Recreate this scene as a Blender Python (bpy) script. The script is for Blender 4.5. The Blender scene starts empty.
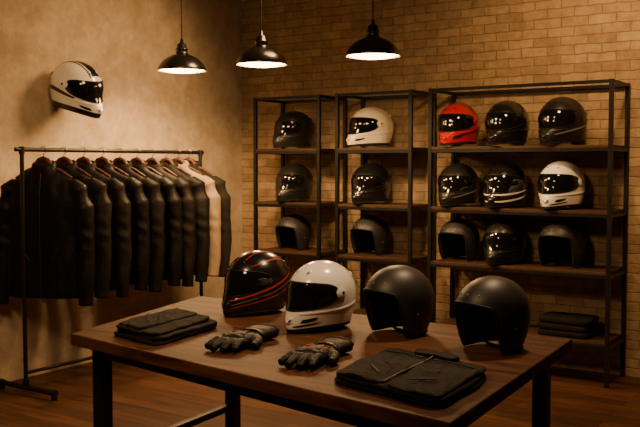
import bpy, bmesh, math, random
from mathutils import Vector, Matrix, noise
from math import sin, cos, pi, sqrt, radians
random.seed(7)
scene = bpy.context.scene

# ------------------------------------------------------------------ materials
def new_mat(name):
    m = bpy.data.materials.new(name); m.use_nodes = True
    nt = m.node_tree
    return m, nt, nt.nodes['Principled BSDF']

def N(nt, t, **kw):
    n = nt.nodes.new(t)
    for k, v in kw.items():
        if k in n.inputs: n.inputs[k].default_value = v
        else: setattr(n, k, v)
    return n

def ramp(nt, stops):
    r = nt.nodes.new('ShaderNodeValToRGB')
    e = r.color_ramp.elements
    while len(e) < len(stops): e.new(0.5)
    for el, (p, c) in zip(e, stops):
        el.position = p; el.color = (c[0], c[1], c[2], 1)
    return r

def simple(name, col, rough=0.5, metal=0.0, coat=0.0, var=0.15, scale=12, bump=0.0, bscale=80, spec=0.5, sheen=0.0):
    m, nt, b = new_mat(name)
    tc = N(nt, 'ShaderNodeTexCoord')
    nz = N(nt, 'ShaderNodeTexNoise', Scale=scale, Detail=4.0)
    nt.links.new(tc.outputs['Object'], nz.inputs['Vector'])
    lo = tuple(c*(1-var) for c in col); hi = tuple(min(1, c*(1+var)) for c in col)
    r = ramp(nt, [(0.3, lo), (0.7, hi)])
    nt.links.new(nz.outputs['Fac'], r.inputs['Fac'])
    nt.links.new(r.outputs['Color'], b.inputs['Base Color'])
    b.inputs['Roughness'].default_value = rough
    b.inputs['Metallic'].default_value = metal
    b.inputs['Coat Weight'].default_value = coat
    b.inputs['Coat Roughness'].default_value = 0.05
    b.inputs['Specular IOR Level'].default_value = spec
    b.inputs['Sheen Weight'].default_value = sheen
    if bump > 0:
        n2 = N(nt, 'ShaderNodeTexNoise', Scale=bscale, Detail=5.0)
        nt.links.new(tc.outputs['Object'], n2.inputs['Vector'])
        bp = N(nt, 'ShaderNodeBump', Strength=bump, Distance=0.01)
        nt.links.new(n2.outputs['Fac'], bp.inputs['Height'])
        nt.links.new(bp.outputs['Normal'], b.inputs['Normal'])
    return m

def emis(name, col, strength):
    m, nt, b = new_mat(name)
    b.inputs['Base Color'].default_value = (*col, 1)
    b.inputs['Emission Color'].default_value = (*col, 1)
    b.inputs['Emission Strength'].default_value = strength
    return m

def mat_plaster():
    m, nt, b = new_mat('plaster_wall')
    g = N(nt, 'ShaderNodeNewGeometry')
    n1 = N(nt, 'ShaderNodeTexNoise', Scale=1.7, Detail=10.0, Roughness=0.7, Distortion=0.4)
    n2 = N(nt, 'ShaderNodeTexNoise', Scale=8.0, Detail=9.0, Roughness=0.72)
    for n in (n1, n2): nt.links.new(g.outputs['Position'], n.inputs['Vector'])
    mx = N(nt, 'ShaderNodeMix'); mx.inputs['Factor'].default_value = 0.45
    nt.links.new(n1.outputs['Fac'], mx.inputs['A']); nt.links.new(n2.outputs['Fac'], mx.inputs['B'])
    r = ramp(nt, [(0.38, (0.34, 0.255, 0.165)), (0.5, (0.45, 0.35, 0.24)), (0.62, (0.58, 0.465, 0.335))])
    nt.links.new(mx.outputs['Result'], r.inputs['Fac'])
    nt.links.new(r.outputs['Color'], b.inputs['Base Color'])
    b.inputs['Roughness'].default_value = 0.9
    n3 = N(nt, 'ShaderNodeTexNoise', Scale=18.0, Detail=9.0, Roughness=0.72)
    nt.links.new(g.outputs['Position'], n3.inputs['Vector'])
    bp = N(nt, 'ShaderNodeBump', Strength=0.4, Distance=0.012)
    nt.links.new(n3.outputs['Fac'], bp.inputs['Height']); nt.links.new(bp.outputs['Normal'], b.inputs['Normal'])
    return m

def mat_brick(swap=False):
    m, nt, b = new_mat('painted_brick')
    g = N(nt, 'ShaderNodeNewGeometry')
    sx = N(nt, 'ShaderNodeSeparateXYZ'); cx = N(nt, 'ShaderNodeCombineXYZ')
    nt.links.new(g.outputs['Position'], sx.inputs[0])
    nt.links.new(sx.outputs['X'], cx.inputs['X']); nt.links.new(sx.outputs['Z'], cx.inputs['Y'])
    wob = N(nt, 'ShaderNodeTexNoise', Scale=9.0, Detail=3.0)
    nt.links.new(g.outputs['Position'], wob.inputs['Vector'])
    vm = N(nt, 'ShaderNodeVectorMath', operation='MULTIPLY_ADD')
    nt.links.new(wob.outputs['Color'], vm.inputs[0]); vm.inputs[1].default_value = (0.024, 0.024, 0)
    nt.links.new(cx.outputs[0], vm.inputs[2])
    br = N(nt, 'ShaderNodeTexBrick', Scale=1.0)
    br.inputs['Brick Width'].default_value = 0.20; br.inputs['Row Height'].default_value = 0.068
    br.inputs['Mortar Size'].default_value = 0.006; br.inputs['Mortar Smooth'].default_value = 0.7
    br.inputs['Color1'].default_value = (0.43, 0.305, 0.17, 1); br.inputs['Color2'].default_value = (0.31, 0.21, 0.115, 1)
    br.inputs['Mortar'].default_value = (0.26, 0.18, 0.098, 1)
    nt.links.new(vm.outputs[0], br.inputs['Vector'])
    n2 = N(nt, 'ShaderNodeTexNoise', Scale=11.0, Detail=9.0, Roughness=0.75)
    nt.links.new(g.outputs['Position'], n2.inputs['Vector'])
    rr = ramp(nt, [(0.32, (0.64, 0.64, 0.64)), (0.68, (1.2, 1.2, 1.2))])
    nt.links.new(n2.outputs['Fac'], rr.inputs['Fac'])
    mx = N(nt, 'ShaderNodeMix', data_type='RGBA', blend_type='MULTIPLY')
    mx.inputs[0].default_value = 1.0
    nt.links.new(br.outputs['Color'], mx.inputs[6]); nt.links.new(rr.outputs['Color'], mx.inputs[7])
    nt.links.new(mx.outputs[2], b.inputs['Base Color'])
    b.inputs['Roughness'].default_value = 0.85
    ad = N(nt, 'ShaderNodeMath', operation='MULTIPLY_ADD')
    nt.links.new(br.outputs['Fac'], ad.inputs[0]); ad.inputs[1].default_value = -0.55
    nt.links.new(n2.outputs['Fac'], ad.inputs[2])
    bp = N(nt, 'ShaderNodeBump', Strength=0.65, Distance=0.012)
    nt.links.new(ad.outputs[0], bp.inputs['Height']); nt.links.new(bp.outputs['Normal'], b.inputs['Normal'])
    return m

def mat_wood(name, base, dark, planks=None, rough=0.4, coord='Position', gscale=(1.5, 22, 22), spec=.5):
    m, nt, b = new_mat(name)
    b.inputs['Specular IOR Level'].default_value = spec
    if coord == 'Position':
        g = N(nt, 'ShaderNodeNewGeometry'); src = g.outputs['Position']
    else:
        g = N(nt, 'ShaderNodeTexCoord'); src = g.outputs['Object']
    mp = N(nt, 'ShaderNodeMapping'); mp.inputs['Scale'].default_value = gscale
    nt.links.new(src, mp.inputs['Vector'])
    n1 = N(nt, 'ShaderNodeTexNoise', Scale=1.6, Detail=7.0, Roughness=0.6, Distortion=0.8)
    nt.links.new(mp.outputs[0], n1.inputs['Vector'])
    r = ramp(nt, [(0.36, dark), (0.64, base)])
    nt.links.new(n1.outputs['Fac'], r.inputs['Fac'])
    out = r.outputs['Color']
    if planks:
        br = N(nt, 'ShaderNodeTexBrick', Scale=1.0)
        br.inputs['Brick Width'].default_value = planks[0]; br.inputs['Row Height'].default_value = planks[1]
        br.inputs['Mortar Size'].default_value = 0.003; br.inputs['Mortar Smooth'].default_value = 0.2
        br.offset = 0.37
        br.inputs['Color1'].default_value = (1.15, 1.15, 1.15, 1); br.inputs['Color2'].default_value = (0.6, 0.6, 0.6, 1)
        br.inputs['Mortar'].default_value = (0.1, 0.1, 0.1, 1)
        nt.links.new(src, br.inputs['Vector'])
        mx = N(nt, 'ShaderNodeMix', data_type='RGBA', blend_type='MULTIPLY'); mx.inputs[0].default_value = 1.0
        nt.links.new(out, mx.inputs[6]); nt.links.new(br.outputs['Color'], mx.inputs[7]); out = mx.outputs[2]
    nt.links.new(out, b.inputs['Base Color'])
    b.inputs['Roughness'].default_value = rough
    bp = N(nt, 'ShaderNodeBump', Strength=0.12, Distance=0.005)
    nt.links.new(n1.outputs['Fac'], bp.inputs['Height']); nt.links.new(bp.outputs['Normal'], b.inputs['Normal'])
    return m

M_PLASTER = mat_plaster(); M_BRICK = mat_brick()
M_FLOOR = mat_wood('floor_planks', (0.115, 0.047, 0.019), (0.048, 0.019, 0.008), planks=(1.5, 0.13), rough=0.5, spec=.35)
M_TABLE = mat_wood('walnut_table', (0.125, 0.050, 0.021), (0.040, 0.016, 0.007), rough=0.55, gscale=(1.1, 11, 11), spec=.15)
M_SHELF = mat_wood('dark_shelf_board', (0.07, 0.034, 0.016), (0.028, 0.014, 0.008), rough=0.55, spec=.3)
M_CEIL = simple('ceiling_paint', (0.16, 0.12, 0.08), 0.9)
M_STEEL = simple('black_steel', (0.009, 0.008, 0.007), 0.42, 0.2, var=0.1, spec=.4)
M_ENAMEL = simple('black_enamel', (0.008, 0.008, 0.008), 0.28, 0.0, coat=0.4)
M_SHADEIN = simple('shade_interior', (0.85, 0.76, 0.60), 0.6)
M_BULB = emis('lamp_diffuser', (1.0, 0.66, 0.32), 22.0)
M_BLKGLOSS = simple('black_gloss_shell', (0.008, 0.008, 0.008), 0.24, coat=0.5)
M_BLKSATIN = simple('black_satin_shell', (0.012, 0.011, 0.010), 0.36, coat=0.1, spec=.4)
M_BLKMATTE = simple('black_matte_shell', (0.022, 0.021, 0.021), 0.46, bump=0.05, bscale=500, spec=.45)
M_WHITE = simple('white_gloss_shell', (0.84, 0.82, 0.78), 0.22, coat=0.6, var=0.02)
M_CREAM = simple('cream_gloss_shell', (0.80, 0.71, 0.56), 0.25, coat=0.5, var=0.02)
M_RED = simple('red_gloss_shell', (0.42, 0.005, 0.007), 0.24, coat=0.5, var=0.03)
M_REDLINE = simple('red_stripe', (0.50, 0.022, 0.014), 0.35, var=0.05)
M_VISOR = simple('smoked_visor', (0.005, 0.005, 0.005), 0.08, coat=0.3, var=0.05, spec=.4)
M_RUBBER = simple('black_rubber', (0.008, 0.008, 0.008), 0.6, spec=.3)
M_LINER = simple('helmet_liner', (0.003, 0.003, 0.003), 0.95, spec=0.05)
M_GREYLINE = simple('grey_stripe', (0.16, 0.16, 0.16), 0.35)
M_LEATHER = [simple('black_leather_a', (0.0045, 0.0038, 0.0032), 0.5, bump=0.25, bscale=60, var=0.3, spec=.16),
             simple('black_leather_b', (0.0060, 0.0050, 0.0040), 0.6, bump=0.25, bscale=60, var=0.3, spec=.14),
             simple('dark_brown_leather', (0.0075, 0.0055, 0.0038), 0.55, bump=0.25, bscale=60, var=0.3, spec=.15)]
M_BEIGE = simple('beige_textile', (0.25, 0.185, 0.12), 0.8, bump=0.3, bscale=70, spec=.2)
M_OLIVE = simple('charcoal_textile', (0.014, 0.012, 0.009), 0.8, bump=0.3, bscale=70, spec=.12)
M_ZIP = simple('dark_zipper', (0.03, 0.025, 0.02), 0.45, 0.5)
M_SEAM = simple('seam_piping', (0.005, 0.005, 0.005), 0.6, spec=.2)
M_HANGER = simple('hanger_wood', (0.050, 0.016, 0.008), 0.5, spec=.3)
M_CHROME = simple('hook_metal', (0.35, 0.33, 0.30), 0.3, 1.0)
M_TEXT = simple('black_textile', (0.0085, 0.0070, 0.0060), 0.8, bump=0.5, bscale=120, var=0.25, spec=.16)
M_GLOVE = simple('glove_leather', (0.008, 0.007, 0.006), 0.55, bump=0.25, bscale=90, var=0.3, spec=.25)
M_GLOVEPAD = simple('glove_armour', (0.010, 0.010, 0.009), 0.4, spec=.35)

# ------------------------------------------------------------------ mesh builder
class MB:
    def __init__(s): s.v = []; s.f = []; s.m = []; s.s = []
    def add(s, verts, faces, mat, smooth=True):
        o = len(s.v); s.v += [tuple(p) for p in verts]
        for f in faces:
            s.f.append(tuple(i+o for i in f)); s.m.append(mat); s.s.append(smooth)
    def grid(s, rows, mat, closed=False, smooth=True):
        n = len(rows[0]); vs = [p for r in rows for p in r]; fs = []
        for i in range(len(rows)-1):
            for j in range(n if closed else n-1):
                k = (j+1) % n
                fs.append((i*n+j, i*n+k, (i+1)*n+k, (i+1)*n+j))
        s.add(vs, fs, mat, smooth)
    def loft(s, rings, mat, caps=True, smooth=True):
        n = len(rings[0]); s.grid(rings, mat, True, smooth)
        if caps:
            for r in (rings[0], rings[-1]):
                c = sum((Vector(p) for p in r), Vector())/n
                s.add([tuple(c)]+list(r), [(0, j+1, (j+1) % n+1) for j in range(n)], mat, smooth)
    def tube(s, pts, rad, mat, seg=12, closed=False, caps=True, flat=1.0, up=Vector((0, 0, 1))):
        pts = [Vector(p) for p in pts]; n = len(pts); rings = []
        if not isinstance(rad, (list, tuple)): rad = [rad]*n
        for i, p in enumerate(pts):
            if closed: t = pts[(i+1) % n]-pts[i-1]
            else: t = pts[min(i+1, n-1)]-pts[max(i-1, 0)]
            t.normalize()
            u = up if abs(t.dot(up)) < 0.95 else Vector((0, 1, 0))
            a = t.cross(u).normalized(); b = a.cross(t).normalized()
            rings.append([tuple(p+a*cos(2*pi*k/seg)*rad[i]+b*sin(2*pi*k/seg)*rad[i]*flat) for k in range(seg)])
        if closed: rings.append(rings[0])
        s.loft(rings, mat, caps and not closed)
    def lathe(s, prof, mat, seg=48, c=(0, 0, 0)):
        s.grid([[(c[0]+r*cos(2*pi*k/seg), c[1]+r*sin(2*pi*k/seg), c[2]+z) for k in range(seg)] for r, z in prof], mat, True)
    def box(s, c, size, mat, rotz=0.0, bevel=0.003, mtx=None):
        bm = bmesh.new(); bmesh.ops.create_cube(bm, size=1.0)
        for v in bm.verts: v.co = Vector((v.co.x*size[0], v.co.y*size[1], v.co.z*size[2]))
        if bevel > 0: bmesh.ops.bevel(bm, geom=bm.edges[:], offset=bevel, segments=2, affect='EDGES', profile=0.5)
        R = mtx if mtx else Matrix.Rotation(rotz, 4, 'Z')
        bm.verts.index_update()
        vs = [tuple(R @ v.co+Vector(c)) for v in bm.verts]
        s.add(vs, [[v.index for v in f.verts] for f in bm.faces], mat, False); bm.free()
    def mesh(s, name):
        me = bpy.data.meshes.new(name); me.from_pydata(s.v, [], s.f)
        mats = []
        for m in s.m:
            if m not in mats: mats.append(m)
        for m in mats: me.materials.append(m)
        me.polygons.foreach_set('material_index', [mats.index(m) for m in s.m])
        me.polygons.foreach_set('use_smooth', s.s)
        bm = bmesh.new(); bm.from_mesh(me)
        bmesh.ops.recalc_face_normals(bm, faces=bm.faces[:]); bm.to_mesh(me); bm.free()
        me.update(); return me
    def obj(s, name, loc=(0, 0, 0), rot=(0, 0, 0), scale=1.0):
        return place(s.mesh(name), name, loc, rot, scale)

def place(me, name, loc=(0, 0, 0), rot=(0, 0, 0), scale=1.0, parent=None):
    o = bpy.data.objects.new(name, me); scene.collection.objects.link(o)
    o.location = loc; o.rotation_euler = rot
    o.scale = (scale,)*3 if not isinstance(scale, tuple) else scale
    if parent: o.parent = parent
    return o

def remeshed(mb, voxel, iters=4, factor=0.6):
    me = mb.mesh('tmp'); o = place(me, 'tmp')
    r = o.modifiers.new('r', 'REMESH'); r.mode = 'VOXEL'; r.voxel_size = voxel
    sm = o.modifiers.new('s', 'SMOOTH'); sm.iterations = iters; sm.factor = factor
    dg = bpy.context.evaluated_depsgraph_get(); ev = o.evaluated_get(dg); em = ev.to_mesh()
    vs = [tuple(v.co) for v in em.vertices]; fs = [tuple(p.vertices) for p in em.polygons]
    ev.to_mesh_clear(); bpy.data.objects.remove(o); bpy.data.meshes.remove(me)
    return vs, fs

# ------------------------------------------------------------------ room
XL, XR, YB, YF, HC = -5.2, 2.2, 6.42, -1.6, 3.3
def room_box(name, lo, hi, mat):
    mb = MB(); c = [(a+b)/2 for a, b in zip(lo, hi)]; s = [b-a for a, b in zip(lo, hi)]
    mb.box(c, s, mat, bevel=0); return mb.obj(name)
room_box('floor', (XL, YF, -0.1), (XR, YB, 0), M_FLOOR)
room_box('ceiling', (XL, YF, HC), (XR, YB, HC+0.1), M_CEIL)
room_box('wall_left', (XL-0.1, YF-0.1, -0.1), (XL, YB+0.1, HC+0.1), M_PLASTER)
room_box('wall_back', (XL, YB, -0.1), (XR, YB+0.1, HC+0.1), M_BRICK)
room_box('wall_right', (XR, YF-0.1, -0.1), (XR+0.1, YB+0.1, HC+0.1), M_PLASTER)
room_box('wall_front', (XL, YF-0.1, -0.1), (XR, YF, HC+0.1), M_PLASTER)

# ------------------------------------------------------------------ helmets
ZC = 0.15; ZT = 0.288
def S(kind, a, z, off=0.0):
    full = kind == 'full'
    W, F, B = (.127, .160, .172) if full else (.132, .155, .162)
    if z >= ZC:
        t = min(1.0, (z-ZC)/(ZT-ZC)); c = sqrt(max(0, 1-t*t)); w, f, b = W*c, F*c, B*c; s = 0
    else:
        s = (ZC-z)/ZC
        w = W*(1-.19*s**2.0); b = B*(1-.32*s*s)
        f = F+.038*sin(.70*pi*s)**2 if full else F*(1-.06*s*s)
    ca, sa = cos(a), sin(a)
    x = w*sa*(1-(0.27*min(1, s*1.5)*max(0, ca) if full else 0))
    y = -(f if ca > 0 else b)*ca
    p = Vector((x, y, z)); C = Vector((0, 0, .14)); d = p-C
    return tuple(p+d.normalized()*off)

def ribbon(mb, kind, a0, a1, lo, hi, off, mat, na=48, nz=6, bulge=0.0):
    rows = []
    for j in range(nz+1):
        t = j/nz; row = []
        for i in range(na+1):
            a = a0+(a1-a0)*i/na; l, h = lo(a), hi(a)
            row.append(S(kind, a, l+(h-l)*t, off+bulge*(1-(2*t-1)**2)))
        rows.append(row)
    mb.grid(rows, mat)

def patch(mb, kind, a0, z0, pts, off, mat, bulge=0.0, rings=4):
    rows = []
    for j in range(rings+1):
        r = max(j/rings, 0.001)
        rows.append([S(kind, a0+dx*r/.15, z0+dz*r, off+bulge*(1-r*r)) for dx, dz in pts])
    mb.grid(rows, mat, True)

def ell(rx, rz, n=20, rot=0.0):
    o = []
    for k in range(n):
        x, z = rx*cos(2*pi*k/n), rz*sin(2*pi*k/n)
        o.append((x*cos(rot)-z*sin(rot), x*sin(rot)+z*cos(rot)))
    return o

def shell(mb, kind, mat, zl, na=144, nz=26):
    outer = []; inner = []
    for j in range(nz+1):
        t = sin(j/nz*pi/2)
        outer.append([S(kind, 2*pi*i/na, zl(2*pi*i/na)+(ZT-zl(2*pi*i/na))*t) for i in range(na)])
        inner.append([S(kind, 2*pi*i/na, zl(2*pi*i/na)+(ZT-zl(2*pi*i/na))*t, -0.022) for i in range(na)])
    mb.grid(outer, mat, True); mb.grid(inner, M_LINER, True)
    mb.grid([outer[0], inner[0]], M_RUBBER, True)
    mb.tube([S(kind, 2*pi*i/na, zl(2*pi*i/na)+0.001, -0.002) for i in range(na)], 0.0045, M_RUBBER, seg=8, closed=True)

def norm_a(a):
    return (a+pi) % (2*pi)-pi

def full_helmet(main, style='plain', second=None):
    K = 'full'; mb = MB()
    base = lambda a: 0.006+0.014*sin(a)**2+(0.016 if cos(a) < 0 else 0)*cos(a)**2
    shell(mb, K, main, base)
    if style != 'wall':
        ribbon(mb, K, -pi, pi, lambda a: base(a)+.003, lambda a: base(a)+.014, 0.0012, M_RUBBER, 120, 2)
    AW = radians(82)
    def hh(u): return (1-.30*u*u)*max(0, 1-u**8)**.5
    def hi(a, g=0.0):
        u = min(1, abs(a)/(AW+g*8)); return .155+.006*u*u+(.051+g)*hh(u)
    def lo(a, g=0.0):
        u = min(1, abs(a)/(AW+g*8)); return .155+.014*u*u-(.060+g)*hh(u)
    g = .005
    ribbon(mb, K, -AW-g*8, AW+g*8, lambda a: lo(a, g), lambda a: hi(a, g), 0.001, M_RUBBER, 80, 8, 0.0)
    ribbon(mb, K, -AW, AW, lo, hi, 0.0025, M_VISOR, 80, 10, 0.002)
    loop = [S(K, -AW+2*AW*i/60, hi(-AW+2*AW*i/60), 0.0025) for i in range(61)] + \
           [S(K, AW-2*AW*i/60, lo(AW-2*AW*i/60), 0.0025) for i in range(1, 60)]
    mb.tube(loop, 0.0022, M_RUBBER, seg=6, closed=True)
    for sg in (-1, 1):  # visor pivot covers in the shell colour
        patch(mb, K, sg*radians(88), .162, [(-.034*sg, .004), (-.022*sg, .024), (.010*sg, .022), (.022*sg, .004), (.014*sg, -.018), (-.012*sg, -.022), (-.028*sg, -.012)], 0.0045, main, 0.003)
        patch(mb, K, sg*radians(88), .162, ell(.007, .007), 0.0072, M_RUBBER, 0.001)
    patch(mb, K, 0, .056, [(-.040, .012), (0, .017), (.040, .012), (.030, -.012), (0, -.016), (-.030, -.012)], 0.002, main, 0.008)
    patch(mb, K, 0, .056, [(-.031, .007), (0, .010), (.031, .007), (.020, -.006), (0, -.008), (-.020, -.006)], 0.0075, M_RUBBER, 0.0015)
    for sg in (-1, 1):
        patch(mb, K, sg*radians(42), .054, [(-.030*sg, -.008), (-.024*sg, .006), (.0, .010), (.036*sg, .016), (.030*sg, .004), (0, -.006)], 0.002, M_RUBBER, 0.001)
        patch(mb, K, sg*radians(20), .250, [(-.012, -.010), (.012, -.010), (.014, .004), (.006, .013), (-.006, .013), (-.014, .004)], 0.0005, main, 0.003)
        patch(mb, K, sg*radians(20), .2445, [(-.010, -.0022), (.010, -.0022), (.008, .0018), (-.008, .0018)], 0.0032, M_RUBBER, 0.0006)
        patch(mb, K, sg*radians(150), .225, ell(.020, .012), 0.001, main, 0.006)
        ribbon(mb, K, sg*radians(24), sg*radians(125), lambda a: .076+.024*(abs(a)/2)**2, lambda a: .088+.028*(abs(a)/2)**2, 0.0, main, 30, 4, 0.0035)
    ribbon(mb, K, radians(140), radians(220), lambda a: .175, lambda a: .200, 0.001, main, 24, 6, 0.007)
    def side_stripe(a0, a1, f, th, mat, off=0.0018):
        for sg in (-1, 1):
            ribbon(mb, K, sg*radians(a0), sg*radians(a1), lambda a: f((abs(a)-radians(a0))/radians(a1-a0))-th((abs(a)-radians(a0))/radians(a1-a0)),
                   lambda a: f((abs(a)-radians(a0))/radians(a1-a0)), off, mat, 40, 2)
    tp = lambda w: (lambda u: w*sqrt(max(0, 4*u*(1-u)))+0.0004)
    def crown(x0, x1, mat, y0=-.125, y1=.15, off=1.008):
        rows = []
        for j in range(5):
            x = x0+(x1-x0)*j/4; row = []
            for i in range(49):
                y = y0+(y1-y0)*i/48; e = .160 if y < 0 else .172
                z = ZC+(ZT-ZC)*sqrt(max(0, 1-(x/.127)**2-(y/e)**2))
                row.append((x*off, y*off, ZC+(z-ZC)*off+0.001))
            rows.append(row)
        mb.grid(rows, mat)
    if style == 'racing':
        side_stripe(12, 150, lambda u: .078+.137*u**1.25, tp(.0095), M_REDLINE, .0055)
        side_stripe(22, 158, lambda u: .044+.118*u**1.2, tp(.006), M_REDLINE, .003)
        side_stripe(18, 154, lambda u: .057+.127*u**1.2, tp(.005), M_GREYLINE, .003)
        side_stripe(40, 165, lambda u: .224+.028*sin(pi*u), tp(.004), M_REDLINE)
        crown(.034, .038, M_REDLINE, -.10, .12); crown(-.038, -.034, M_REDLINE, -.10, .12)
    if style == 'chinlines':
        side_stripe(6, 100, lambda u: .088+.03*u*u, tp(.010), second, .005)
        side_stripe(14, 110, lambda u: .046+.045*u*u, tp(.012), second, .003)
    if style == 'wall':
        crown(-.026, .026, second); crown(.036, .042, second); crown(-.042, -.036, second)
        ribbon(mb, K, -pi, pi, lambda a: base(a)+.004, lambda a: .036+.016*sin(a)**2, 0.0012, second, 120, 2)
        side_stripe(60, 165, lambda u: .105+.03*sin(pi*u), tp(.022), second, .004)
    if style == 'white':
        side_stripe(14, 62, lambda u: .032+.018*u, tp(.007), M_RUBBER)
    if style == 'accent':
        side_stripe(30, 150, lambda u: .062+.10*u, tp(.010), second, .005)
    return mb

def smooth(x):
    x = max(0, min(1, x)); return x*x*(3-2*x)
def open_helmet(main):
    K = 'open'; mb = MB()
    def zl(a):
        A = abs(norm_a(a))*180/pi
        base = .006+.012*max(0, -cos(a))
        top = .194-.016*(min(A, 52)/52)**2
        t = smooth((A-48)/24)
        return top*(1-t)+base*t
    shell(mb, K, main, zl, na=220, nz=28)
    n = 220
    mb.tube([S(K, 2*pi*i/n, zl(2*pi*i/n)+.002, 0.0005) for i in range(n)], 0.0050, M_RUBBER, seg=8, closed=True)
    for A in (-26, 0, 26):
        patch(mb, K, radians(A), .224, ell(.0045, .0045, 14), 0.001, M_GREYLINE, 0.0025)
    for sg in (-1, 1):
        patch(mb, K, sg*radians(88), .10, ell(.006, .006, 14), 0.001, M_GREYLINE, 0.002)
        pts = [S(K, sg*radians(78+6*i), .055, -.035) for i in range(6)]
        mb.tube(pts, [.012, .024, .028, .028, .024, .012], M_LINER, seg=12, flat=1.5)
    mb.tube([S(K, radians(88), .03, -.03), (.05, .03, .014), (0, .03, .010), (-.05, .03, .014), S(K, radians(-88), .03, -.03)], .006, M_LINER, seg=8)
    return mb

H = {}
H['racing'] = full_helmet(M_BLKGLOSS, 'racing').mesh('helmet_racing')
H['white'] = full_helmet(M_WHITE, 'white').mesh('helmet_white')
H['wall'] = full_helmet(M_WHITE, 'wall', M_BLKGLOSS).mesh('helmet_white_black')
H['cream'] = full_helmet(M_CREAM, 'plain').mesh('helmet_cream')
H['red'] = full_helmet(M_RED, 'accent', M_BLKGLOSS).mesh('helmet_red')
H['black'] = full_helmet(M_BLKGLOSS, 'plain').mesh('helmet_black')
H['blacklines'] = full_helmet(M_BLKGLOSS, 'chinlines', M_WHITE).mesh('helmet_black_lines')
H['accent'] = full_helmet(M_BLKSATIN, 'accent', M_GREYLINE).mesh('helmet_black_accent')
H['satin'] = full_helmet(M_BLKSATIN, 'plain').mesh('helmet_satin')
H['open'] = open_helmet(M_BLKMATTE).mesh('helmet_open')

# ------------------------------------------------------------------ table
TZ = 0.84
def build_table():
    mb = MB()
    BL, FL, FR, BR = Vector((-3.0, 3.36)), Vector((-2.745, 2.32)), Vector((-0.98, 2.05)), Vector((-1.08, 3.32))
    th = .045
    bm = bmesh.new()
    vs = [bm.verts.new((p.x, p.y, z)) for z in (TZ-th, TZ) for p in (BL, FL, FR, BR)]
    bm.faces.new(vs[:4][::-1]); bm.faces.new(vs[4:])
    for i in range(4): bm.faces.new((vs[i], vs[(i+1) % 4], vs[4+(i+1) % 4], vs[4+i]))
    bmesh.ops.bevel(bm, geom=bm.edges[:], offset=0.004, segments=2, affect='EDGES', profile=0.5)
    bm.verts.index_update()
    mb.add([tuple(v.co) for v in bm.verts], [[v.index for v in f.verts] for f in bm.faces], M_TABLE, False); bm.free()
    c = (BL+FL+FR+BR)/4
    L = []
    for p, ox in ((BL, .28), (FL, .09), (FR, .09), (BR, .09)):
        d = (c-p); q = p+Vector((math.copysign(ox, d.x), math.copysign(.08, d.y))); L.append(q)
        mb.box((q.x, q.y, (TZ-th)/2), (.055, .055, TZ-th), M_STEEL, bevel=.003)
    for i in range(4):
        a, b = L[i], L[(i+1) % 4]; d = b-a
        mb.box(((a.x+b.x)/2, (a.y+b.y)/2, TZ-th-.025), (d.length, .03, .05), M_STEEL, rotz=math.atan2(d.y, d.x), bevel=.002)
    for a, b in ((L[0], L[1]), (L[2], L[3])):
        d = b-a
        mb.box(((a.x+b.x)/2, (a.y+b.y)/2, .34), (d.length, .03, .03), M_STEEL, rotz=math.atan2(d.y, d.x), bevel=.002)
    mb.obj('display_table')
build_table()

place(H['racing'], 'full_face_helmet', (-2.450, 3.13, TZ), (0, 0, radians(-10)), .97)
place(H['white'], 'full_face_helmet', (-2.0, 2.975, TZ), (0, 0, radians(-10)), .955)
place(H['open'], 'open_face_helmet', (-1.675, 3.03, TZ), (0, 0, radians(-20)), .94)
place(H['open'], 'open_face_helmet', (-1.255, 2.96, TZ), (0, 0, radians(-22)), .92)

# ------------------------------------------------------------------ shelves
LV = [0.30, 0.78, 1.19, 1.635]; TOP = 2.07; Y0, Y1 = 5.98, 6.40
def shelf_unit(x0, x1):
    mb = MB(); p = .028
    for x in (x0+p/2, x1-p/2):
        for y in (Y0+p/2, Y1-p/2):
            mb.box((x, y, TOP/2), (p, p, TOP), M_STEEL, bevel=.002)
    for z in LV+[TOP]:
        zz = z-.032 if z != TOP else z-p/2
        for y in (Y0+p/2, Y1-p/2):
            mb.box(((x0+x1)/2, y, zz), (x1-x0-2*p, p*.8, p*.8), M_STEEL, bevel=.001)
        for x in (x0+p/2, x1-p/2):
            mb.box((x, (Y0+Y1)/2, zz), (p*.8, Y1-Y0-2*p, p*.8), M_STEEL, bevel=.001)
        if z != TOP:
            mb.box(((x0+x1)/2, (Y0+Y1)/2, z-.01), (x1-x0-2*p+.004, Y1-Y0-.004, .02), M_SHELF, bevel=.002)
    mb.obj('metal_shelving_unit')
shelf_unit(-4.72, -4.04); shelf_unit(-3.89, -3.20); shelf_unit(-3.06, -1.70)

SY = 6.16
def sh(kind, x, lv, rz=0, sc=1.18, name='full_face_helmet'):
    place(H[kind], name, (x, SY, LV[lv]+.001), (0, 0, radians(rz-8)), sc)
sh('satin', -4.42, 3, -6, 1.12); sh('cream', -3.66, 3, -16, 1.14); sh('red', -2.897, 3, 6, 1.15); sh('black', -2.51, 3, 2, 1.16); sh('accent', -2.10, 3, -4, 1.19)
sh('satin', -4.42, 2, 8, 1.12); sh('black', -3.66, 2, 3, 1.13); sh('accent', -2.895, 2, 4, 1.12); sh('blacklines', -2.52, 2, 4, 1.15); sh('white', -2.10, 2, 0, 1.18)
sh('open', -4.43, 1, 0, 1.05, 'open_face_helmet'); sh('open', -3.67, 1, 0, 1.08, 'open_face_helmet'); sh('open', -2.885, 1, 0, 1.1, 'open_face_helmet')
sh('satin', -2.52, 1, 4, 1.12); sh('open', -2.09, 1, 0, 1.17, 'open_face_helmet')

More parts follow.
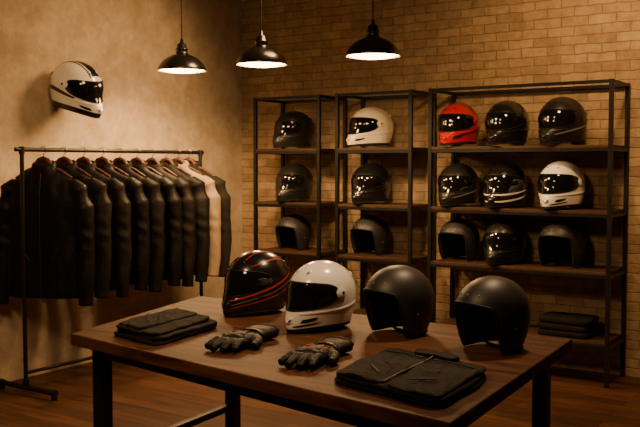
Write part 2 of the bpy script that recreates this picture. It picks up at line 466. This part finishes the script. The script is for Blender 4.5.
# ------------------------------------------------------------------ wall helmet
def wall_helmet():
    e = bpy.data.objects.new('wall_mounted_helmet', None); scene.collection.objects.link(e)
    e.location = (-4.95, 4.30, 2.05)
    h = place(H['wall'], 'helmet', parent=e)
    R = Matrix.Rotation(radians(98), 4, 'Z') @ Matrix.Rotation(radians(17), 4, 'X') @ Matrix.Rotation(radians(-6), 4, 'Y')
    h.matrix_local = R @ Matrix.Scale(1.22, 4) @ Matrix.Translation((0, .02, -.145))
    mb = MB()
    mb.tube([(-.245, 0, -.02), (-.12, 0, -.02)], .012, M_STEEL)
    mb.tube([(-.248, 0, -.02), (-.236, 0, -.02)], .045, M_STEEL, seg=24)
    b = mb.obj('wall_bracket'); b.parent = e
wall_helmet()

# ------------------------------------------------------------------ garment rack
RX = -4.82; RY0, RY1 = 3.70, 5.42; RH = 1.60
def rack():
    mb = MB()
    mb.tube([(RX, RY0-.05, RH), (RX, RY1+.03, RH)], .014, M_STEEL)
    for y in (RY0, RY1):
        mb.tube([(RX, y, .05), (RX, y, RH+.012)], .014, M_STEEL)
        mb.tube([(RX, y, RH-.03), (RX, y, RH+.02)], .019, M_STEEL, seg=16)
        mb.tube([(RX-.27, y, .045), (RX+.30, y, .045)], .018, M_STEEL)
        for sx in (-.25, .28):
            mb.tube([(RX+sx, y, 0), (RX+sx, y, .03)], .020, M_RUBBER)
            mb.tube([(RX+sx-.012, y, .045), (RX+sx+.012, y, .045)], .023, M_STEEL, seg=16)
        mb.tube([(RX, y, .04), (RX, y, .10)], .021, M_STEEL, seg=16)
    mb.tube([(RX, RY0, .14), (RX, RY1, .14)], .012, M_STEEL)
    mb.obj('garment_rack')
rack()

def jacket(mat, seed, body_mat=None):
    rnd = random.Random(seed); raw = MB(); n = 40
    secs = [(-.895, .205, .050), (-.885, .213, .058), (-.80, .215, .060), (-.65, .207, .060), (-.50, .212, .064), (-.36, .222, .068),
            (-.26, .225, .066), (-.205, .215, .058), (-.17, .165, .050), (-.14, .105, .046), (-.115, .072, .044)]
    rings = []
    ph = rnd.random()*6
    for z, w, d in secs:
        r = []; k = min(1, (-z-.1)/.7)
        for i in range(n):
            a = 2*pi*i/n; ca, sa = cos(a), sin(a)
            fold = 1+.16*k*sin(5*a+ph)*abs(sa)+.08*k*sin(11*a+ph*2)
            r.append((w*math.copysign(abs(ca)**.8, ca), d*math.copysign(abs(sa)**.8, sa)*fold, z))
        rings.append(r)
    raw.loft(rings, mat)
    cr = []
    for z, w, d in [(-.14, .080, .050), (-.11, .078, .052), (-.075, .074, .050), (-.068, .066, .042), (-.085, .056, .032), (-.12, .05, .028)]:
        cr.append([(w*cos(2*pi*i/24), d*sin(2*pi*i/24)+.008, z+.018*sin(2*pi*i/24)) for i in range(24)])
    raw.loft(cr, mat)
    for sg in (-1, 1):
        sw = rnd.uniform(-.015, .015)
        pts = [(.165*sg, 0, -.20), (.215*sg, 0, -.245), (.243*sg, -.004, -.34), (.255*sg, -.01+sw, -.50), (.262*sg, -.022+sw, -.66), (.262*sg, -.035+sw, -.80), (.258*sg, -.04+sw, -.925)]
        raw.tube(pts, [.040, .060, .060, .054, .050, .045, .040], mat, seg=20)
        raw.tube([pts[-1], (.258*sg, -.041+sw, -.935)], .044, mat, seg=20)
    for i, (x, y, z) in enumerate(raw.v):
        q = noise.noise(Vector((x*9+seed, y*9, z*5)))*.012
        raw.v[i] = (x+q*.5, y+q, z)
    vs, fs = remeshed(raw, .0105, 3)
    out = []
    for x, y, z in vs:
        k = noise.noise(Vector((x*20+seed*3, y*8, z*8)))*.007
        if abs(x) > .2:
            k += .004*sin(z*70+x*30+seed)*max(0, 1-abs(z+.52)/.16)
        out.append((x, y+k, z))
    mb = MB(); mb.add(out, fs, mat)
    mb.tube([(0.004, -.052, -.14), (0.002, -.070, -.26), (0, -.074, -.5), (0, -.068, -.7), (0, -.064, -.89)], .004, M_ZIP, seg=6, flat=.6)
    for sg in (-1, 1):
        mb.tube([(.07*sg, -.070, -.66), (.12*sg, -.066, -.58)], .004, M_ZIP, seg=6)
    mb.tube([(-.17, .004, -.172), (-.10, .004, -.125), (0, .004, -.085), (.10, .004, -.125), (.17, .004, -.172)], [.010, .011, .014, .011, .010], M_HANGER, seg=10)
    mb.tube([(-.045, .0, -.095), (-.025, .0, -.064), (0, .0, -.054), (.025, .0, -.064), (.045, .0, -.095)], .018, M_HANGER, seg=10)
    hook = [(0, .004, -.065), (0, .004, -.035)]+[(.020*sin(t), .004, .0-.022*cos(t)*1.0) for t in [0, .6, 1.2, 1.8, 2.4, 3.0, 3.6, 4.2, 4.6]]
    mb.tube(hook, .0026, M_CHROME, seg=6)
    return mb.mesh('jacket_mesh_%d' % seed)
JM = [jacket(M_LEATHER[0], 1), jacket(M_LEATHER[1], 2), jacket(M_LEATHER[2], 3), jacket(M_BEIGE, 4), jacket(M_OLIVE, 5)]
seq = [0, 1, 2, 0, 1, 0, 2, 1, 3, 4]
ys = [3.87, 4.04, 4.21, 4.38, 4.55, 4.72, 4.88, 5.03, 5.16, 5.28]
for i, k in enumerate(seq):
    place(JM[k], 'hanging_jacket', (RX, ys[i], RH), (0, 0, radians(22+[4, -1, 1, 2, -2, 1, -2, 1, 0, 0][i])),
          (1.14, 1.02, [1.1, 1.06, 1.08, 1.05, 1.08, 1.06, 1.08, 1.06, 1.03, 1.05][i]))

# ------------------------------------------------------------------ pendant lamps
WARM = (1.0, .57, .235)
def pendant(x, y, zr):
    e = bpy.data.objects.new('pendant_lamp', None); scene.collection.objects.link(e); e.location = (x, y, zr)
    mb = MB()
    out = [(.178, 0), (.179, .006), (.174, .022), (.162, .045), (.142, .070), (.112, .094), (.080, .110), (.056, .119), (.044, .126),
           (.043, .152), (.047, .154), (.047, .162), (.037, .168), (.034, .192), (.024, .202), (.013, .208), (.011, .235), (.0, .236)]
    mb.lathe(out, M_ENAMEL)
    inn = [(.178, 0), (.174, .001), (.169, .022), (.157, .043), (.137, .066), (.108, .088), (.06, .106), (0, .112)]
    mb.lathe(inn, M_SHADEIN)
    mb.tube([(0, 0, .23), (0, 0, HC-zr)], .0045, M_RUBBER, seg=8)
    mb.lathe([(.0, HC-zr-.035), (.03, HC-zr-.034), (.055, HC-zr-.02), (.06, HC-zr)], M_ENAMEL)
    s = mb.obj('shade_and_cord'); s.parent = e
    b = MB()
    b.lathe([(0, -.014), (.05, -.013), (.10, -.008), (.14, .000), (.166, .010), (.166, .016), (0, .018)], M_BULB)
    bb = b.obj('light_diffuser'); bb.parent = e
    l = bpy.data.lights.new('lamp_light', 'SPOT'); l.energy = 140; l.color = WARM
    l.spot_size = radians(174); l.spot_blend = .6; l.shadow_soft_size = .12
    lo = bpy.data.objects.new('lamp_light', l); scene.collection.objects.link(lo); lo.parent = e; lo.location = (0, 0, -.03)
for p in ((-4.53, 4.90, 2.19), (-3.80, 4.91, 2.19), (-2.96, 5.0, 2.20)): pendant(*p)

def unseen_spot(loc, target, energy, size=60, blend=.8, col=WARM, soft=.15):  # unseen spots with modelled heads, added to light walls and table from above
    e = bpy.data.objects.new('unseen_ceiling_spot', None); scene.collection.objects.link(e); e.location = loc
    d = (Vector(target)-Vector(loc)).normalized(); q = d.to_track_quat('-Z', 'Y')
    mb = MB()
    mb.lathe([(.0, .16), (.045, .158), (.05, .15), (.05, .0), (.044, .0), (.044, .03), (0, .035)], M_STEEL, 24)
    h = mb.obj('unseen_spot_head'); h.parent = e; h.rotation_mode = 'QUATERNION'; h.rotation_quaternion = q
    m2 = MB(); m2.tube([(0, 0, .0), (0, 0, HC-loc[2])], .010, M_STEEL); m2.lathe([(0, HC-loc[2]-.02), (.04, HC-loc[2]-.02), (.04, HC-loc[2])], M_STEEL, 24)
    s = m2.obj('unseen_spot_stem'); s.parent = e; s.location = tuple(-d*.10)
    s.location.z = 0
    l = bpy.data.lights.new('spot_light', 'SPOT'); l.energy = energy; l.color = col
    l.spot_size = radians(size); l.spot_blend = blend; l.shadow_soft_size = soft
    lo = bpy.data.objects.new('spot_light', l); scene.collection.objects.link(lo); lo.parent = e
    lo.rotation_mode = 'QUATERNION'; lo.rotation_quaternion = q; lo.location = tuple(d*.02)
unseen_spot((-3.5, 5.15, 3.08), (-5.2, 4.6, 1.6), 195, 100, 1.0, WARM, .3)
unseen_spot((-2.6, 2.6, 3.08), (-5.2, 4.2, 1.3), 130, 70, 1.0, WARM, .3)
unseen_spot((-1.5, 4.9, 3.08), (-1.7, 6.42, 2.1), 185, 115, 1.0)
unseen_spot((-1.3, 3.7, 3.08), (-1.9, 2.9, .84), 185, 75, 1.0, (1.0, .64, .34))
unseen_spot((-2.0, 1.0, 3.08), (-2.9, 3.6, .84), 200, 110, 1.0, (1.0, .61, .30), .3)

# ------------------------------------------------------------------ gloves
def glove(mirror, accent):
    raw = MB()
    def rr(y, w, h, n=24, zc=None):
        zc = h if zc is None else zc
        return [(w*math.copysign(abs(cos(2*pi*i/n))**.75, cos(2*pi*i/n)), y, zc+h*math.copysign(abs(sin(2*pi*i/n))**.8, sin(2*pi*i/n))) for i in range(n)]
    raw.loft([rr(-.125, .056, .022), rr(-.11, .058, .024), rr(-.06, .050, .024), (rr(-.02, .042, .021)), rr(.0, .043, .022), rr(.03, .050, .025), rr(.06, .055, .025), rr(.085, .054, .022), rr(.098, .046, .018)], M_GLOVE)
    F = [(-.042, .076, .0132, -.17), (-.015, .098, .0140, -.04), (.013, .094, .0140, .06), (.040, .082, .0136, .17)]
    for x, L, r, sp in F:
        pts = [(x, .075, .020), (x+sp*.3*L, .08+.35*L+.01, .030), (x+sp*.7*L, .08+.7*L+.012, .023), (x+sp*L, .08+L+.010, .014)]
        raw.tube(pts, [r*1.05, r*1.08, r, r*.85], M_GLOVE, seg=16)
    raw.tube([(.030, -.005, .020), (.060, .025, .022), (.076, .058, .019), (.079, .092, .015)], [.020, .018, .0155, .0125], M_GLOVE, seg=16)
    vs, fs = remeshed(raw, .0030, 2, .5)
    vs = [(x, y, max(0.0, z+noise.noise(Vector((x*35, y*50, z*40)))*.0028)) for x, y, z in vs]
    mb = MB(); mb.add(vs, fs, M_GLOVE)
    for x in (-.040, -.014, .013, .039):
        rows = []
        for j in range(6):
            r = j/5
            rows.append([(x+.012*r*cos(2*pi*k/14), .076+.015*r*sin(2*pi*k/14), .037+.010*(1-r*r)) for k in range(14)])
        mb.grid(rows, M_GLOVEPAD, True)
    def band(y, w, h, mat, t=.008):
        pts = [(w*cos(t_)*1.03, y, h+h*1.06*sin(t_)) for t_ in [pi*i/14 for i in range(15)]]
        mb.grid([[(p[0], p[1]-t, p[2]+.0016) for p in pts], [(p[0], p[1]-t, p[2]+.003) for p in pts], [(p[0], p[1]+t, p[2]+.003) for p in pts], [(p[0], p[1]+t, p[2]+.0016) for p in pts]], mat)
    band(-.032, .046, .022, M_GLOVEPAD, .011)
    band(-.118, .058, .024, M_SEAM, .005)
    mb.tube([(-.038, -.010, .038), (-.02, .02, .049), (-.026, .050, .049)], .0026, accent, seg=6)
    mb.tube([(.038, -.010, .038), (.02, .02, .049), (.026, .050, .049)], .0026, accent, seg=6)
    if mirror: mb.v = [(-x, y, z) for x, y, z in mb.v]
    return mb
def put_glove(mb, x, y, deg, sc): mb.obj('motorcycle_glove', (x, y, TZ), (0, 0, radians(deg)), sc)
put_glove(glove(True, M_SEAM), -2.045, 2.55, 187, 1.07)
put_glove(glove(True, M_REDLINE), -1.675, 2.49, 187, 1.07)

# ------------------------------------------------------------------ folded clothing
def slab(mb, cx, cy, z0, w, d, h, mat, rot=0.0, outline=None, seed=0, wr=.006, expo=6.0):
    n = 120; base = []
    for i in range(n):
        a = 2*pi*i/n
        if outline: x, y = outline(a)
        else:
            r = (abs(cos(a))**expo+abs(sin(a))**expo)**(-1/expo); x, y = r*cos(a), r*sin(a)
        base.append((x*w/2, y*d/2))
    prof = [(.0, .0), (.5, .0), (.95, .0), (.99, .15), (1.0, .45), (.995, .75), (.975, .93), (.95, 1.0)]+[(.92-.0383*i, 1.02) for i in range(24)]
    rings = []
    for s_, t in prof:
        r = []
        for x, y in base:
            px, py = x*s_, y*s_
            q = noise.noise(Vector((px*7+seed, py*7, t*.5)))+.4*noise.noise(Vector((px*19+seed, py*16, t)))
            u = px*.8+py*.6+.03*noise.noise(Vector((px*9, py*9, seed)))
            crease = 1-min(1, abs(noise.noise(Vector((u*16+seed*2, (py*.8-px*.6)*4, seed))))*5)
            zz = z0+h*t+(wr*(q+.55*crease) if t > .3 else 0)
            e = 1+.035*noise.noise(Vector((x*11, y*11, seed+t*2)))
            px, py = px*e, py*e
            r.append((cx+px*cos(rot)-py*sin(rot), cy+px*sin(rot)+py*cos(rot), max(zz, z0)))
        rings.append(r)
    mb.grid(rings, mat, True)
def skew(mb, k):
    mb.v = [(x, y+k*x, z) for x, y, z in mb.v]; return mb

def folded_trousers():
    mb = MB()
    slab(mb, 0, 0, 0, .31, .45, .018, M_TEXT, seed=1, wr=.004, expo=9)
    slab(mb, .007, .008, .016, .297, .44, .016, M_TEXT, seed=2, wr=.005, expo=9)
    slab(mb, -.012, -.004, .031, .27, .43, .014, M_TEXT, seed=3, rot=.04, wr=.006, expo=8)
    slab(mb, -.05, .0, .042, .17, .41, .012, M_TEXT, seed=4, rot=-.03, wr=.007, expo=7)
    return skew(mb, -.35)
folded_trousers().obj('folded_trousers', (-2.46, 2.56, TZ), (0, 0, radians(8)), .96)

def folded_jacket():
    mb = MB()
    def torso(a):
        r = (abs(cos(a))**8+abs(sin(a))**8)**(-1/8.0); x, y = r*cos(a), r*sin(a)
        if y > 0: x *= 1-.10*y*y
        y += .10*math.exp(-(x/.35)**2) if y > .5 else 0
        return x, y
    slab(mb, 0, 0, 0, .42, .45, .016, M_TEXT, outline=torso, seed=5, wr=.004)
    slab(mb, .002, -.003, .014, .41, .44, .016, M_TEXT, outline=torso, seed=6, wr=.007)
    slab(mb, -.100, -.004, .027, .195, .42, .010, M_TEXT, seed=11, wr=.007, expo=9)
    slab(mb, .100, -.006, .027, .195, .42, .010, M_TEXT, seed=12, wr=.007, expo=9)
    slab(mb, -.040, .190, .034, .088, .060, .014, M_TEXT, rot=.25, seed=14, wr=.003, expo=4)
    slab(mb, .040, .190, .034, .088, .060, .014, M_TEXT, rot=-.25, seed=15, wr=.003, expo=4)
    mb.tube([(0, .16, .0435), (.002, .1, .041), (0, 0, .041), (-.002, -.1, .041), (0, -.205, .040)], .0030, M_ZIP, seg=6, flat=.8)
    # shoulder yoke and pocket seams
    for sg in (-1, 1):
        mb.tube([(.020*sg, .125, .0425), (.10*sg, .135, .043), (.175*sg, .120, .042)], .0022, M_ZIP, seg=6)
        mb.tube([(.055*sg, -.135, .0425), (.125*sg, -.075, .0425)], .0024, M_ZIP, seg=6)
    return skew(mb, -.30)
folded_jacket().obj('folded_jacket', (-1.275, 2.40, TZ), (0, 0, radians(4)))

def folded_stack():
    mb = MB()
    for i in range(3):
        slab(mb, random.uniform(-.01, .01), 0, i*.046, .38, .27, .042, M_TEXT, seed=20+i, wr=.003)
    return mb
folded_stack().obj('folded_clothes_stack', (-2.04, 6.17, LV[0]))

# ------------------------------------------------------------------ world + camera
w = bpy.data.worlds.new('World'); scene.world = w; w.use_nodes = True
w.node_tree.nodes['Background'].inputs[0].default_value = (.03, .022, .015, 1)
cam = bpy.data.cameras.new('Camera'); co = bpy.data.objects.new('Camera', cam); scene.collection.objects.link(co)
co.location = (0, 0, 1.5); co.rotation_euler = (radians(90-3.12), 0, radians(34)); cam.lens = 50.06; cam.sensor_width = 36
scene.camera = co
